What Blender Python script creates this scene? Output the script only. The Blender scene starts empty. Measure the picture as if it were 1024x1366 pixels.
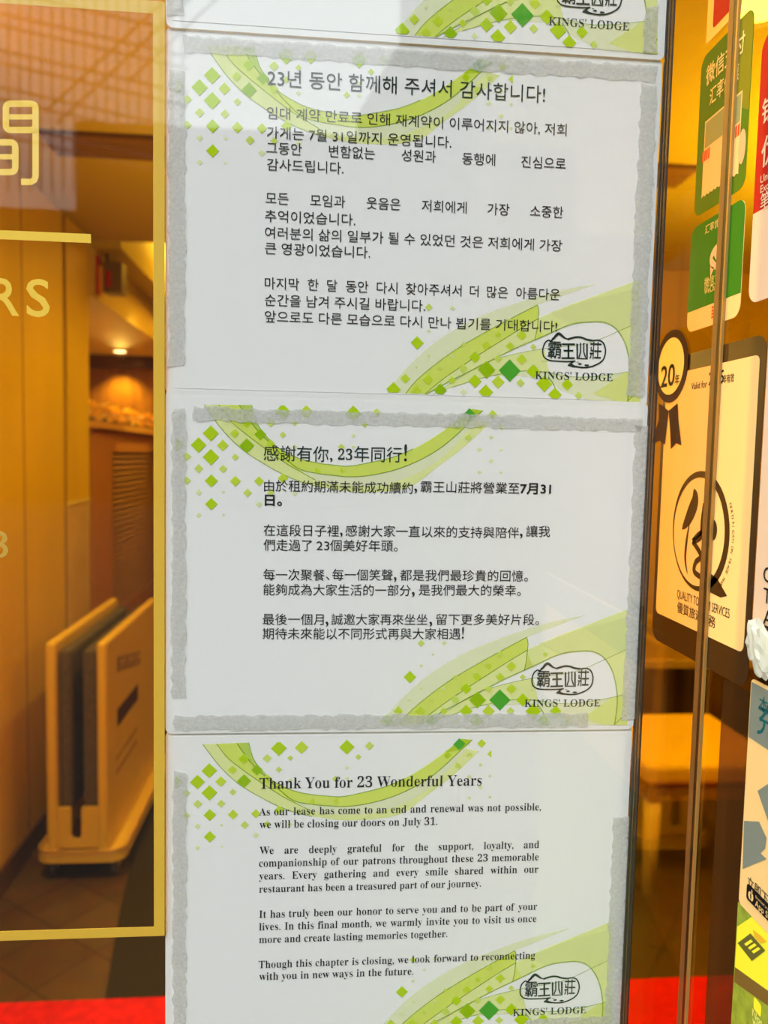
import bpy, bmesh, math, random
import numpy as np
from mathutils import Vector, Matrix
random.seed(7)
PI = math.pi
SC = bpy.context.scene
COL = SC.collection

# ------------------------------------------------------------------ camera, world, exposure
FPX, CAM_D, CAM_H = 1026.0, 0.485, 1.5
PITCH, YAW, ROLL = [math.radians(a) for a in (4.206, 4.862, 1.205)]
cF = np.array([math.sin(YAW)*math.cos(PITCH), math.cos(YAW)*math.cos(PITCH), -math.sin(PITCH)])
_r = np.cross(cF, [0, 0, 1.0]); _r /= np.linalg.norm(_r); _u = np.cross(_r, cF)
cR = math.cos(ROLL)*_r + math.sin(ROLL)*_u
cU = -math.sin(ROLL)*_r + math.cos(ROLL)*_u
cC = np.array([0, -CAM_D, CAM_H])
def ray(a, b): return cF + (a-512)/FPX*cR - (b-683)/FPX*cU
def onY(a, b, Y=0.0): d = ray(a, b); return cC + (Y-cC[1])/d[1]*d
def onX(a, b, X): d = ray(a, b); return cC + (X-cC[0])/d[0]*d
def onZ(a, b, Z=0.0): d = ray(a, b); return cC + (Z-cC[2])/d[2]*d
def pix(P):
    d = np.array(P)-cC; z = d@cF
    return 512+FPX*(d@cR)/z, 683-FPX*(d@cU)/z

cam = bpy.data.cameras.new('camera'); camo = bpy.data.objects.new('camera', cam); COL.objects.link(camo)
m = Matrix.Identity(4)
for i in range(3):
    m[i][0] = cR[i]; m[i][1] = cU[i]; m[i][2] = -cF[i]; m[i][3] = cC[i]
camo.matrix_world = m
cam.sensor_fit = 'HORIZONTAL'; cam.sensor_width = 36; cam.lens = 36*FPX/1024
cam.clip_start = 0.01; cam.clip_end = 300
cam.dof.use_dof = True; cam.dof.focus_distance = 0.49; cam.dof.aperture_fstop = 10.0
SC.camera = camo

SC.view_settings.view_transform = 'Standard'; SC.view_settings.look = 'None'
SC.view_settings.gamma = 1; SC.view_settings.exposure = 0.0; SC.view_settings.use_curve_mapping = False
SC.cycles.transparent_max_bounces = 40
SC.cycles.max_bounces = 8
SC.cycles.use_denoising = True; SC.cycles.denoiser = 'OPENIMAGEDENOISE'; SC.cycles.denoising_prefilter = 'ACCURATE'

w = bpy.data.worlds.new('sky'); SC.world = w; w.use_nodes = True
bg = w.node_tree.nodes['Background']
bg.inputs[0].default_value = (0.93, 0.98, 1.0, 1); bg.inputs[1].default_value = 2.5
sun = bpy.data.lights.new('sun', 'SUN'); sun.energy = 3.3; sun.angle = math.radians(25); sun.color = (.97, .985, 1)
suno = bpy.data.objects.new('sun', sun); COL.objects.link(suno); suno.location = (-6, -8, 12)
suno.rotation_euler = Vector((-.28, -.70, .78)).to_track_quat('Z', 'Y').to_euler()

WARM = (1.0, 0.64, 0.12)
def area_light(name, loc, size, power, color=WARM, rot=(0, 0, 0), sy=None):
    l = bpy.data.lights.new(name, 'AREA'); l.energy = power; l.color = color; l.size = size
    if sy: l.shape = 'RECTANGLE'; l.size_y = sy
    o = bpy.data.objects.new(name, l); COL.objects.link(o); o.location = loc; o.rotation_euler = rot
    return o
def spot_light(name, loc, power, color=WARM, ang=100, rot=(0, 0, 0), r=0.04):
    l = bpy.data.lights.new(name, 'SPOT'); l.energy = power; l.color = color
    l.spot_size = math.radians(ang); l.spot_blend = 0.7; l.shadow_soft_size = r
    o = bpy.data.objects.new(name, l); COL.objects.link(o); o.location = loc; o.rotation_euler = rot
    return o
spot_light('room_lamp', (-0.16, 2.75, 2.40), 46, WARM, 168, r=.04)
spot_light('entrance_lamp', (-0.76, 1.05, 2.40), 135, WARM, 168, r=.05)
spot_light('dining_fill', (1.2, 2.4, 2.40), 46, WARM, 110, r=.06)  # added spot over the stool, kept out of sight, no fitting
bl = spot_light('stool_fill', (1.75, .95, 2.40), 150, WARM, 44); bl.rotation_euler = (Vector((1.75, .95, 2.4))-Vector((1.2, 2.15, .42))).to_track_quat('Z', 'Y').to_euler()  # unseen spot added to brighten the stool legs from the front
spot_light('dining_wall_fill', (1.9, 2.5, 2.40), 60, WARM, 130, r=.04)  # extra spot outside the view, put in to brighten the dining wall
area_light('room_ceiling_fill', (0.05, 1.9, 1.7), 0.25, 5, WARM, rot=(PI, 0, 0))  # upward light hidden behind the notices, added to lift the ceiling tone
area_light('dining_ceiling_fill', (1.65, 1.5, 1.7), 0.25, 62, WARM, rot=(PI, 0, 0))  # out-of-view area light added to brighten the right-hand ceiling
area_light('cove_lamp', (-0.45, 4.3, 2.5), 0.3, 45, (1, .7, .22), rot=(PI, 0, 0))

# ------------------------------------------------------------------ materials
def srgb(r, g, b):
    f = lambda c: (c/255/12.92) if c/255 <= .04045 else ((c/255+.055)/1.055)**2.4
    return (f(r), f(g), f(b))
MATS = {}
def mat(name, color, rough=0.6, metal=0.0, spec=0.5, emit=None, estr=0, noise=None, bump=None):
    if name in MATS: return MATS[name]
    k = bpy.data.materials.new(name); k.use_nodes = True
    nt = k.node_tree; p = nt.nodes['Principled BSDF']
    p.inputs['Base Color'].default_value = (*color, 1)
    p.inputs['Roughness'].default_value = rough; p.inputs['Metallic'].default_value = metal
    p.inputs['Specular IOR Level'].default_value = spec
    if emit:
        p.inputs['Emission Color'].default_value = (*emit, 1); p.inputs['Emission Strength'].default_value = estr
    if noise:
        scale, amt = noise[:2]
        tc = nt.nodes.new('ShaderNodeTexCoord'); mp = nt.nodes.new('ShaderNodeMapping')
        n = nt.nodes.new('ShaderNodeTexNoise'); n.inputs['Scale'].default_value = scale; n.inputs['Detail'].default_value = 4
        if len(noise) > 2: mp.inputs['Scale'].default_value = noise[2]
        r = nt.nodes.new('ShaderNodeValToRGB')
        r.color_ramp.elements[0].position = .3; r.color_ramp.elements[1].position = .7
        r.color_ramp.elements[0].color = (*[c*(1-amt) for c in color], 1)
        r.color_ramp.elements[1].color = (*[min(1, c*(1+amt)) for c in color], 1)
        nt.links.new(tc.outputs['Object'], mp.inputs[0]); nt.links.new(mp.outputs[0], n.inputs['Vector'])
        nt.links.new(n.outputs['Fac'], r.inputs[0]); nt.links.new(r.outputs[0], p.inputs['Base Color'])
        if bump:
            b = nt.nodes.new('ShaderNodeBump'); b.inputs['Strength'].default_value = bump; b.inputs['Distance'].default_value = .01
            nt.links.new(n.outputs['Fac'], b.inputs['Height']); nt.links.new(b.outputs[0], p.inputs['Normal'])
    MATS[name] = k
    return k
def schlick(nt, f0):
    g = nt.nodes.new('ShaderNodeNewGeometry')
    d = nt.nodes.new('ShaderNodeVectorMath'); d.operation = 'DOT_PRODUCT'
    nt.links.new(g.outputs['Normal'], d.inputs[0]); nt.links.new(g.outputs['Incoming'], d.inputs[1])
    def M(op, a, b):
        n = nt.nodes.new('ShaderNodeMath'); n.operation = op
        for i, v in enumerate((a, b)):
            if v is None: continue
            if isinstance(v, (int, float)): n.inputs[i].default_value = v
            else: nt.links.new(v, n.inputs[i])
        return n.outputs[0]
    a = M('ABSOLUTE', d.outputs['Value'], None)
    q = M('POWER', M('SUBTRACT', 1.0, a), 5.0)
    return M('ADD', M('MULTIPLY', q, 1-f0), f0)
def glass(name, tint, f0, gloss=(1, 1, 1), rough=0.0):
    k = bpy.data.materials.new(name); k.use_nodes = True; nt = k.node_tree; nt.nodes.clear()
    out = nt.nodes.new('ShaderNodeOutputMaterial'); mx = nt.nodes.new('ShaderNodeMixShader')
    t = nt.nodes.new('ShaderNodeBsdfTransparent'); t.inputs[0].default_value = (*tint, 1)
    g = nt.nodes.new('ShaderNodeBsdfGlossy'); g.inputs['Color'].default_value = (*gloss, 1); g.inputs['Roughness'].default_value = rough
    nt.links.new(schlick(nt, f0), mx.inputs[0]); nt.links.new(t.outputs[0], mx.inputs[1]); nt.links.new(g.outputs[0], mx.inputs[2])
    nt.links.new(mx.outputs[0], out.inputs[0])
    return k
def film(name, color, alpha, rough=.5, tint=(1, 1, 1), noise=None):
    """translucent ink, tape or film: part of the light passes, part is scattered"""
    if name in MATS: return MATS[name]
    k = bpy.data.materials.new(name); k.use_nodes = True; nt = k.node_tree; nt.nodes.clear()
    out = nt.nodes.new('ShaderNodeOutputMaterial'); mx = nt.nodes.new('ShaderNodeMixShader')
    t = nt.nodes.new('ShaderNodeBsdfTransparent'); t.inputs[0].default_value = (*tint, 1)
    d = nt.nodes.new('ShaderNodeBsdfDiffuse'); d.inputs[0].default_value = (*color, 1)
    mx.inputs[0].default_value = alpha
    if noise:
        sc, lo, hi, a0, a1 = noise
        tc = nt.nodes.new('ShaderNodeTexCoord')
        n = nt.nodes.new('ShaderNodeTexNoise'); n.inputs['Scale'].default_value = sc; n.inputs['Detail'].default_value = 6; n.inputs['Roughness'].default_value = .7
        mr = nt.nodes.new('ShaderNodeMapRange')
        for i, v in ((1, lo), (2, hi), (3, a0), (4, a1)): mr.inputs[i].default_value = v
        nt.links.new(tc.outputs['Object'], n.inputs['Vector']); nt.links.new(n.outputs['Fac'], mr.inputs[0]); nt.links.new(mr.outputs[0], mx.inputs[0])
    nt.links.new(t.outputs[0], mx.inputs[1]); nt.links.new(d.outputs[0], mx.inputs[2]); nt.links.new(mx.outputs[0], out.inputs[0])
    MATS[name] = k
    return k

M_GLASS = glass('clear_glass', (.97, .975, .97), .042)
M_GLASS2 = glass('low_reflection_glass', (.98, .98, .975), .012)
M_AMBER = glass('amber_coated_glass', (.83, .785, .38), .12, (1, .87, .42))
M_INK = mat('black_ink', srgb(34, 32, 36), .7, spec=.2)
M_HEAD = mat('dark_green_ink', srgb(26, 48, 46), .7, spec=.2)
M_PAPER = mat('white_paper', (.77, .78, .80), .7, spec=.15)
M_POUCH = mat('laminate_film', (.76, .77, .78), .35, spec=.3)
M_VINYL = mat('gold_vinyl', srgb(222, 182, 62), .5, spec=.3)
M_LETTER = mat('skylit_gold_vinyl', srgb(244, 208, 80), .5, spec=.2)  # brighter copy of the gold vinyl, reflected sky put into its colour
M_TAPE = film('frosted_tape', (.62, .62, .60), .7, noise=(420, .38, .66, .72, .34))
M_CREAM = mat('cream_print', srgb(246, 202, 128), .6, spec=.12)
M_DARKP = mat('dark_brown_print', srgb(62, 38, 12), .35, spec=.4)
M_MAROON = mat('maroon_print', srgb(52, 22, 22), .65, spec=.12)
M_GREEN = mat('leaf_green_print', srgb(86, 120, 12), .65, spec=.12)
M_GREEN2 = mat('grass_green_print', srgb(52, 122, 16), .65, spec=.12)
M_OLIVE = mat('olive_print', srgb(136, 132, 20), .65, spec=.12)
M_SAGE = mat('sage_print', srgb(160, 155, 95), .65, spec=.12)
M_RED = mat('red_print', srgb(190, 26, 14), .65, spec=.12)
M_ORANGE = mat('orange_print', srgb(225, 80, 25), .65, spec=.12)
M_PALE = mat('pale_yellow_print', srgb(252, 222, 140), .65, spec=.12)
M_PINK = mat('pink_white_print', srgb(240, 200, 160), .65, spec=.12)
M_SLATE = mat('slate_blue_print', srgb(128, 132, 116), .65, spec=.12)
M_TEAL = mat('teal_print', srgb(24, 92, 92), .65, spec=.12)
M_BLACK = mat('black_print', srgb(20, 16, 14), .65, spec=.12)
M_CHAMP = mat('champagne_metal', srgb(122, 94, 56), .55, .3)
M_SEAL = mat('dark_sealant', srgb(34, 24, 16), .5)

# ------------------------------------------------------------------ mesh helpers
class MB:
    def __init__(s): s.v = []; s.f = []; s.m = []; s.mats = []
    def mi(s, mt):
        if mt not in s.mats: s.mats.append(mt)
        return s.mats.index(mt)
    def add(s, verts, faces, mt):
        b = len(s.v); i = s.mi(mt)
        s.v += [tuple(map(float, p)) for p in verts]
        for f in faces: s.f.append([b+k for k in f]); s.m.append(i)
    def box(s, a, b, mt):
        (x0, y0, z0), (x1, y1, z1) = a, b
        v = [(x, y, z) for z in (z0, z1) for y in (y0, y1) for x in (x0, x1)]
        s.add(v, [(0, 2, 3, 1), (4, 5, 7, 6), (0, 1, 5, 4), (2, 6, 7, 3), (0, 4, 6, 2), (1, 3, 7, 5)], mt)
    def prism(s, pts, fr, mt, d0, d1):
        """outline pts (u,v) in frame fr, from depth d0 to d1 along the frame's normal"""
        n = len(pts); v = [fr(u, w_, d0) for u, w_ in pts]+[fr(u, w_, d1) for u, w_ in pts]
        f = [tuple(range(n, 2*n)), tuple(reversed(range(n)))]+[(i, (i+1) % n, n+(i+1) % n, n+i) for i in range(n)]
        s.add(v, f, mt)
    def flat(s, pts, fr, mt, d=0.0):
        s.add([fr(u, w_, d) for u, w_ in pts], [tuple(range(len(pts)))], mt)
    def stroke(s, pts, wd, fr, mt, d=0.0, closed=False, taper=None):
        pts = [np.array(p, float) for p in pts]; n = len(pts); L = []; R = []
        for i in range(n):
            a = pts[i-1] if (i or closed) else pts[i]; b = pts[(i+1) % n] if (i < n-1 or closed) else pts[i]
            t = b-a; t = t/(np.linalg.norm(t)+1e-12); nn = np.array([-t[1], t[0]])
            h = (taper(i/(n-1)) if taper else 1)*wd/2
            L.append(pts[i]+nn*h); R.append(pts[i]-nn*h)
        v = [fr(*p, d) for p in L]+[fr(*p, d) for p in R]
        s.add(v, [(n+i, n+(i+1) % n, (i+1) % n, i) for i in range(n if closed else n-1)], mt)
    def tube(s, path, r, mt, seg=10, caps=True, radii=None):
        P = [Vector(p) for p in path]; n = len(P); rings = []
        up = Vector((0, 0, 1))
        for i in range(n):
            t = (P[min(i+1, n-1)]-P[max(i-1, 0)]).normalized()
            a = t.cross(up if abs(t.z) < .95 else Vector((1, 0, 0))).normalized(); b = t.cross(a)
            rr = radii[i] if radii else r
            rings.append([P[i]+(a*math.cos(2*PI*k/seg)+b*math.sin(2*PI*k/seg))*rr for k in range(seg)])
        v = [p for q in rings for p in q]
        f = [(i*seg+k, i*seg+(k+1) % seg, (i+1)*seg+(k+1) % seg, (i+1)*seg+k) for i in range(n-1) for k in range(seg)]
        if caps: f += [tuple(reversed(range(seg))), tuple((n-1)*seg+k for k in range(seg))]
        s.add(v, f, mt)
    def lathe(s, prof, c, mt, seg=24):
        v = []; n = len(prof)
        for k in range(seg):
            a = 2*PI*k/seg
            for r, z in prof: v.append((c[0]+r*math.cos(a), c[1]+r*math.sin(a), c[2]+z))
        f = [(k*n+i, ((k+1) % seg)*n+i, ((k+1) % seg)*n+i+1, k*n+i+1) for k in range(seg) for i in range(n-1)]
        s.add(v, f, mt)
    def text(s, T, fr, u, v, sx, sy, mt, d=0.0, rot=0.0, pivot=None):
        ve, fa = T; ca, sa = math.cos(rot), math.sin(rot)
        s.add([fr(u+ca*x*sx-sa*y*sy, v+sa*x*sx+ca*y*sy, d) for x, y in ve], fa, mt)
    def build(s, name, parent=None, origin=(0, 0, 0), smooth=False, bevel=0):
        me = bpy.data.meshes.new(name); o3 = np.array(origin, float)
        me.from_pydata([tuple(np.array(p)-o3) for p in s.v], [], s.f); me.update()
        for k in s.mats: me.materials.append(k)
        for p, i in zip(me.polygons, s.m): p.material_index = i; p.use_smooth = smooth
        o = bpy.data.objects.new(name, me); COL.objects.link(o)
        if parent is not None:
            o.parent = parent
        o.location = Vector(origin) - (Vector(parent.location) if parent is not None and parent.parent is None else Vector((0, 0, 0)))
        if bevel:
            b = o.modifiers.new('bevel', 'BEVEL'); b.width = bevel; b.segments = 3; b.limit_method = 'ANGLE'
        return o
def frame(o, ex, ey):
    o, ex, ey = (np.array(q, float) for q in (o, ex, ey)); en = np.cross(ex, ey)
    return lambda u, v, d=0.0: o+ex*u+ey*v+en*d
def tag(o, label, cat, group=None):
    o['label'] = label; o['category'] = cat
    if group: o['group'] = group
    return o
def empty(name, loc, label, cat, group=None):
    o = bpy.data.objects.new(name, None); COL.objects.link(o); o.location = loc; o.empty_display_size = .05
    return tag(o, label, cat, group)
def struct(mb, name, **k):
    o = mb.build(name, **k); o['kind'] = 'structure'; return o
def spline(pts, n=8):
    P = [np.array(p, float) for p in pts]; out = []
    for i in range(len(P)-1):
        p0, p1, p2, p3 = P[max(i-1, 0)], P[i], P[i+1], P[min(i+2, len(P)-1)]
        for k in range(n):
            t = k/n
            out.append(.5*((2*p1)+(-p0+p2)*t+(2*p0-5*p1+4*p2-p3)*t*t+(-p0+3*p1-3*p2+p3)*t**3))
    out.append(P[-1]); return out
def ellipse(cx, cy, rx, ry, n=24, a0=0, a1=2*PI):
    return [(cx+rx*math.cos(a0+(a1-a0)*k/n), cy+ry*math.sin(a0+(a1-a0)*k/n)) for k in range(n)]
def rrect(u0, v0, u1, v1, r, n=6):
    out = []
    for cx, cy, a in ((u1-r, v1-r, 0), (u0+r, v1-r, PI/2), (u0+r, v0+r, PI), (u1-r, v0+r, 1.5*PI)):
        out += [(cx+r*math.cos(a+PI/2*k/n), cy+r*math.sin(a+PI/2*k/n)) for k in range(n+1)]
    return out

# ------------------------------------------------------------------ lettering
def serif(sx):
    o = ''
    for c in sx:
        if 'A' <= c <= 'Z': o += chr(0x1D400+ord(c)-65)
        elif 'a' <= c <= 'z': o += chr(0x1D41A+ord(c)-97)
        elif '0' <= c <= '9': o += chr(0x1D7CE+ord(c)-48)
        else: o += c
    return o
_TC = {}
def glyphs(text, bold=0.0, ser=False, thin=.013, res=3):
    """flat outline mesh of a run of text, em = 1, baseline at 0, ink starting at x = 0; returns (verts, faces), width"""
    key = (text, bold, ser, thin)
    if key in _TC: return _TC[key]
    cu = bpy.data.curves.new('t', 'FONT'); cu.body = serif(text) if ser else text
    cu.resolution_u = res; cu.offset = bold; cu.size = 1
    ob = bpy.data.objects.new('t', cu); COL.objects.link(ob)
    dg = bpy.context.evaluated_depsgraph_get(); ev = ob.evaluated_get(dg); me = ev.to_mesh()
    bm = bmesh.new(); bm.from_mesh(me); ev.to_mesh_clear()
    bmesh.ops.remove_doubles(bm, verts=bm.verts, dist=1e-5)
    if ser and thin:
        mv = {}
        for e in bm.edges:
            if len(e.link_faces) != 1: continue
            a, b = e.verts; t = b.co-a.co; nn = Vector((-t.y, t.x, 0))
            if nn.length < 1e-9: continue
            if nn.dot(e.link_faces[0].calc_center_median()-a.co) > 0: nn = -nn
            for q in e.verts: mv[q] = mv.get(q, Vector())+nn.normalized()*t.length
        small = set(); seen = set()
        for q in bm.verts:
            if q in seen: continue
            st_ = [q]; isl = {q}
            while st_:
                for e in st_.pop().link_edges:
                    for z in e.verts:
                        if z not in isl: isl.add(z); st_.append(z)
            seen |= isl
            if max(z.co.x for z in isl)-min(z.co.x for z in isl) < .2: small |= isl
        for q, nn in mv.items():
            if nn.length > 1e-9 and q not in small: q.co.x -= thin*nn.normalized().x
    bm.verts.index_update()
    ve = [(p.co.x, p.co.y) for p in bm.verts]; fa = []
    for f in bm.faces:
        ix = [p.index for p in f.verts]
        if f.normal.z < 0: ix.reverse()
        fa.append(ix)
    bm.free(); bpy.data.objects.remove(ob); bpy.data.curves.remove(cu)
    x0 = min(p[0] for p in ve); x1 = max(p[0] for p in ve)
    _TC[key] = (([(x-x0, y) for x, y in ve], fa), x1-x0)
    return _TC[key]
def fit(mb, fr, text, u0, u1, v, mt, h=None, bold=0.0, ser=False, d=0.0, em=None):
    """text with its ink from u0 to u1 on baseline v; em = letter size when it differs from the width fit"""
    T, wd = glyphs(text, bold, ser); sx = (u1-u0)/wd
    mb.text(T, fr, u0, v, sx, em or sx, mt, d)
    return sx

# ================================================================== STRUCTURE
WX = 0.2545                      # side glass, square to the shop front
JX0, JX1 = 0.2113, 0.2122        # dark joint beside the notices
mb = MB(); mb.box((-1.045, -.010, 0), (JX0, -.0014, 2.6), M_GLASS); struct(mb, 'window_1')
mb = MB(); mb.box((JX1, -.010, 0), (.2521, -.0014, 2.6), M_GLASS2); struct(mb, 'window_2')
mb = MB(); mb.box((JX0, -.0045, 0), (JX1, .001, 2.6), M_SEAL); mb.box((JX0, -.0054, 0), (JX1, -.0045, 2.6), M_CHAMP); mb.box((JX0, -.0106, 0), (JX1, -.0054, 2.6), M_SEAL); struct(mb, 'trim_1')
mb = MB(); mb.box((.2522, -.0050, 0), (.2540, .001, 2.6), M_CHAMP); mb.box((.2524, -.0086, 0), (.2540, -.0050, 2.6), M_SEAL)
mb.box((.2522, -.0104, 0), (.2540, -.0086, 2.6), mat('bright_brass', srgb(168, 132, 70), .5, .4)); struct(mb, 'trim_2')
mb = MB(); mb.box((WX, -.72, 0), (WX+.008, .42, 2.6), M_AMBER); struct(mb, 'window_3')

# interior finishes
M_GOLDW = mat('honey_wall_panel', (.62, .395, .004), .5, spec=.12, noise=(3, .10, (1, 1, .25)))
M_TANW = mat('tan_wall_panel', (.55, .36, .13), .5, noise=(6, .1))
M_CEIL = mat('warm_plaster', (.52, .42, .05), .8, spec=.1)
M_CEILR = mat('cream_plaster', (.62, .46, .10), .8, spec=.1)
M_DARKW = mat('dark_walnut', (.10, .045, .012), .4)
M_WALN = mat('walnut', (.30, .12, .022), .4, noise=(8, .2, (4, .6, .6)))
M_SEAM = mat('panel_seam', (.16, .08, .01), .6)

def floor_material():
    k = bpy.data.materials.new('diagonal_floor_tiles'); k.use_nodes = True; nt = k.node_tree; p = nt.nodes['Principled BSDF']
    tc = nt.nodes.new('ShaderNodeTexCoord'); mp = nt.nodes.new('ShaderNodeMapping'); mp.inputs['Rotation'].default_value = (0, 0, math.radians(38))
    b = nt.nodes.new('ShaderNodeTexBrick'); b.offset = 0; b.inputs['Scale'].default_value = 1
    b.inputs['Brick Width'].default_value = .2; b.inputs['Row Height'].default_value = .2; b.inputs['Mortar Size'].default_value = .004
    b.inputs['Color1'].default_value = (.095, .046, .010, 1); b.inputs['Color2'].default_value = (.12, .058, .013, 1); b.inputs['Mortar'].default_value = (.055, .025, .006, 1)
    n = nt.nodes.new('ShaderNodeTexNoise'); n.inputs['Scale'].default_value = 14
    mx = nt.nodes.new('ShaderNodeMix'); mx.data_type = 'RGBA'; mx.blend_type = 'MULTIPLY'; mx.inputs[0].default_value = .5
    nt.links.new(tc.outputs['Object'], mp.inputs[0]); nt.links.new(mp.outputs[0], b.inputs['Vector']); nt.links.new(tc.outputs['Object'], n.inputs['Vector'])
    nt.links.new(b.outputs['Color'], mx.inputs[6]); nt.links.new(n.outputs['Color'], mx.inputs[7]); nt.links.new(mx.outputs[2], p.inputs['Base Color'])
    p.inputs['Roughness'].default_value = .4
    return k
mb = MB(); mb.box((-3, .0, -.1), (4.5, 6.5, 0), floor_material()); mb.box((WX, -.8, -.1), (4.5, 0, 0), floor_material()); struct(mb, 'floor')
mb = MB()
mb.box((-1.6, .002, 2.45), (4.5, 3.2, 2.62), M_CEIL); mb.box((WX+.01, -.8, 2.45), (4.5, .002, 2.62), M_CEIL); mb.box((.7, 3.2, 2.45), (4.5, 3.46, 2.62), M_CEIL); struct(mb, 'ceiling')
mb = MB()
mb.box((-1.05, 3.2, 2.42), (-.92, 6.5, 2.6), M_CEIL)               # soffit strip beside the coffer
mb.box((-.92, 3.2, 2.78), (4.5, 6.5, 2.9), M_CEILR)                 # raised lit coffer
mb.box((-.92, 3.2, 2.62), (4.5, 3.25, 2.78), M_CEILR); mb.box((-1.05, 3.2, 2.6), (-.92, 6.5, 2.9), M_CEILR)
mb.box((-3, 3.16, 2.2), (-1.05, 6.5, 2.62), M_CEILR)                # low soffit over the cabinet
struct(mb, 'trim_3')
# left wall, panels with seams
mb = MB(); mb.box((-1.25, .0, 0), (-1.05, 2.80, 2.45), M_GOLDW)
for y in (.75, 1.3, 1.85, 2.36): mb.box((-1.0505, y, 0), (-1.0488, y+.006, 2.45), M_SEAM)
mb.box((-1.25, 2.80, 0), (-1.058, 2.845, 2.45), M_SEAM)
mb.box((-1.25, 2.845, 1.28), (-1.05, 3.15, 2.45), M_GOLDW); mb.box((-1.25, 2.845, 1.262), (-1.046, 3.15, 1.28), M_CEILR)
mb.box((-1.25, 2.845, 0), (-1.05, 3.15, 1.262), M_TANW); struct(mb, 'wall_left')
mb = MB(); mb.box((-1.05, .3, 0), (-1.036, 2.8, .09), M_DARKW); struct(mb, 'baseboard_left')
mb = MB(); mb.box((-3, 5.5, 0), (-.6, 5.7, 2.2), M_WALN); mb.box((-3, 5.44, 2.11), (-.6, 5.5, 2.2), M_DARKW); mb.box((-3, 3.1, 0), (-2.8, 5.6, 2.3), M_WALN); struct(mb, 'wall_niche')
mb = MB(); mb.box((-3.2, 5.9, 0), (4.5, 6.1, 2.9), M_WALN); struct(mb, 'wall_back')
mb = MB(); mb.box((.75, 3.3, .46), (4.5, 3.45, 2.45), M_GOLDW); mb.box((.75, 3.26, .44), (4.5, 3.3, .475), mat('pale_gold_rail', (.72, .48, .14), .4))
mb.box((.75, 3.5, 0), (4.5, 3.6, .46), M_DARKW); mb.box((.75, 3.45, 2.0), (.8, 5.9, 2.78), M_GOLDW)
for x in (1.35, 2.0, 2.65): mb.box((x, 3.298, .48), (x+.006, 3.3015, 2.45), M_SEAM)
struct(mb, 'wall_dining')
mb = MB(); mb.box((4.4, -.8, 0), (4.6, 6.1, 2.9), M_GOLDW); struct(mb, 'wall_right')
mb = MB(); mb.box((WX+.01, -.9, 0), (4.5, -.72, 2.62), M_DARKW); struct(mb, 'wall_front')
mb = MB(); mb.box((-4, -.02, 0), (-1.05, .16, 2.62), M_DARKW); mb.box((-4, -.02, 2.6), (WX, .1, 5.0), M_DARKW); struct(mb, 'wall_facade')

# street, buildings and steel lattice outside, seen only as reflections in the glass
M_PAVE = mat('dark_paving', (.05, .048, .045), .9, spec=.05, noise=(2, .15))
mb = MB(); mb.box((-60, -60, -.12), (60, -.0, -.02), M_PAVE); struct(mb, 'pavement')
M_BLDG = mat('concrete_facade', (.03, .028, .025), .9, spec=.05); M_WIN = mat('facade_window', (.02, .022, .025), .5, spec=.1)
def refl(a, b, Y):      # place in the street mirrored by the shop glass at this direction
    p = onY(a, b, Y); return p[0], p[2]
BY = 22.0
def block(name, a0, a1, btop, side=0):
    x0, x1 = refl(a0, 100, BY)[0], refl(a1, 100, BY)[0]; z1 = refl((a0+a1)/2, btop, BY)[1]
    q = MB(); q.box((x0, -BY-10, -.1), (x1, -BY, z1), M_BLDG)
    n = max(2, int((x1-x0)/2.2)); st = (x1-x0)/n
    for i in range(n):
        z = 1.0
        while z+2.2 < z1:
            q.box((x0+st*i+.35, -BY-.02, z), (x0+st*(i+1)-.35, -BY+.04, z+1.6), M_WIN); z += 3.1
    struct(q, name)
block('building_4', -700, 100, 262); block('building_5', 100, 505, 172); block('building_6', 575, 772, -400); block('building_7', 772, 842, 215); block('building_8', 842, 1900, -500)
q = MB(); q.prism([(refl(a, b, BY)) for a, b in ((455, 720), (800, 720), (800, -200), (585, -200), (560, 10), (520, 80), (478, 150))], frame((0, -BY, 0), (1, 0, 0), (0, 0, 1)), M_BLDG, 0, 6); struct(q, 'building_11')  # opposite building, outline slanted to shape the sky reflection on the notices
M_STEEL = mat('grey_steel', (.10, .10, .11), .5, .3)
q = MB(); x0, x1 = refl(-700, 100, 34)[0], refl(213, 100, 34)[0]
q.box((x0, -36, -.1), (x1, -34, 34), mat('cream_render', (.85, .82, .76), .9, spec=.05))  # pale building put behind the lattice to tone its reflection
struct(q, 'building_10')
q = MB(); LY = 16.0
def lat(a, b): x, z = refl(a, b, LY); return np.array([x, -LY, z])
for i in range(24):
    a = -90+i*14.5
    q.tube([lat(a, -140), lat(a, 255 if a < 110 else 165)], .022, M_STEEL, 6)
for b in (-95, -62, -17, 14, 30, 63, 80, 112, 128, 160, 176):
    q.tube([lat(-130, b-26), lat(250, b+62)], .026, M_STEEL, 6)
for a, b in ((60, 150), (76, 165), (170, 110)):
    q.tube([lat(a, b), lat(a+230, b-215)], .03, M_STEEL, 6)
struct(q, 'street_lattice')

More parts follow.
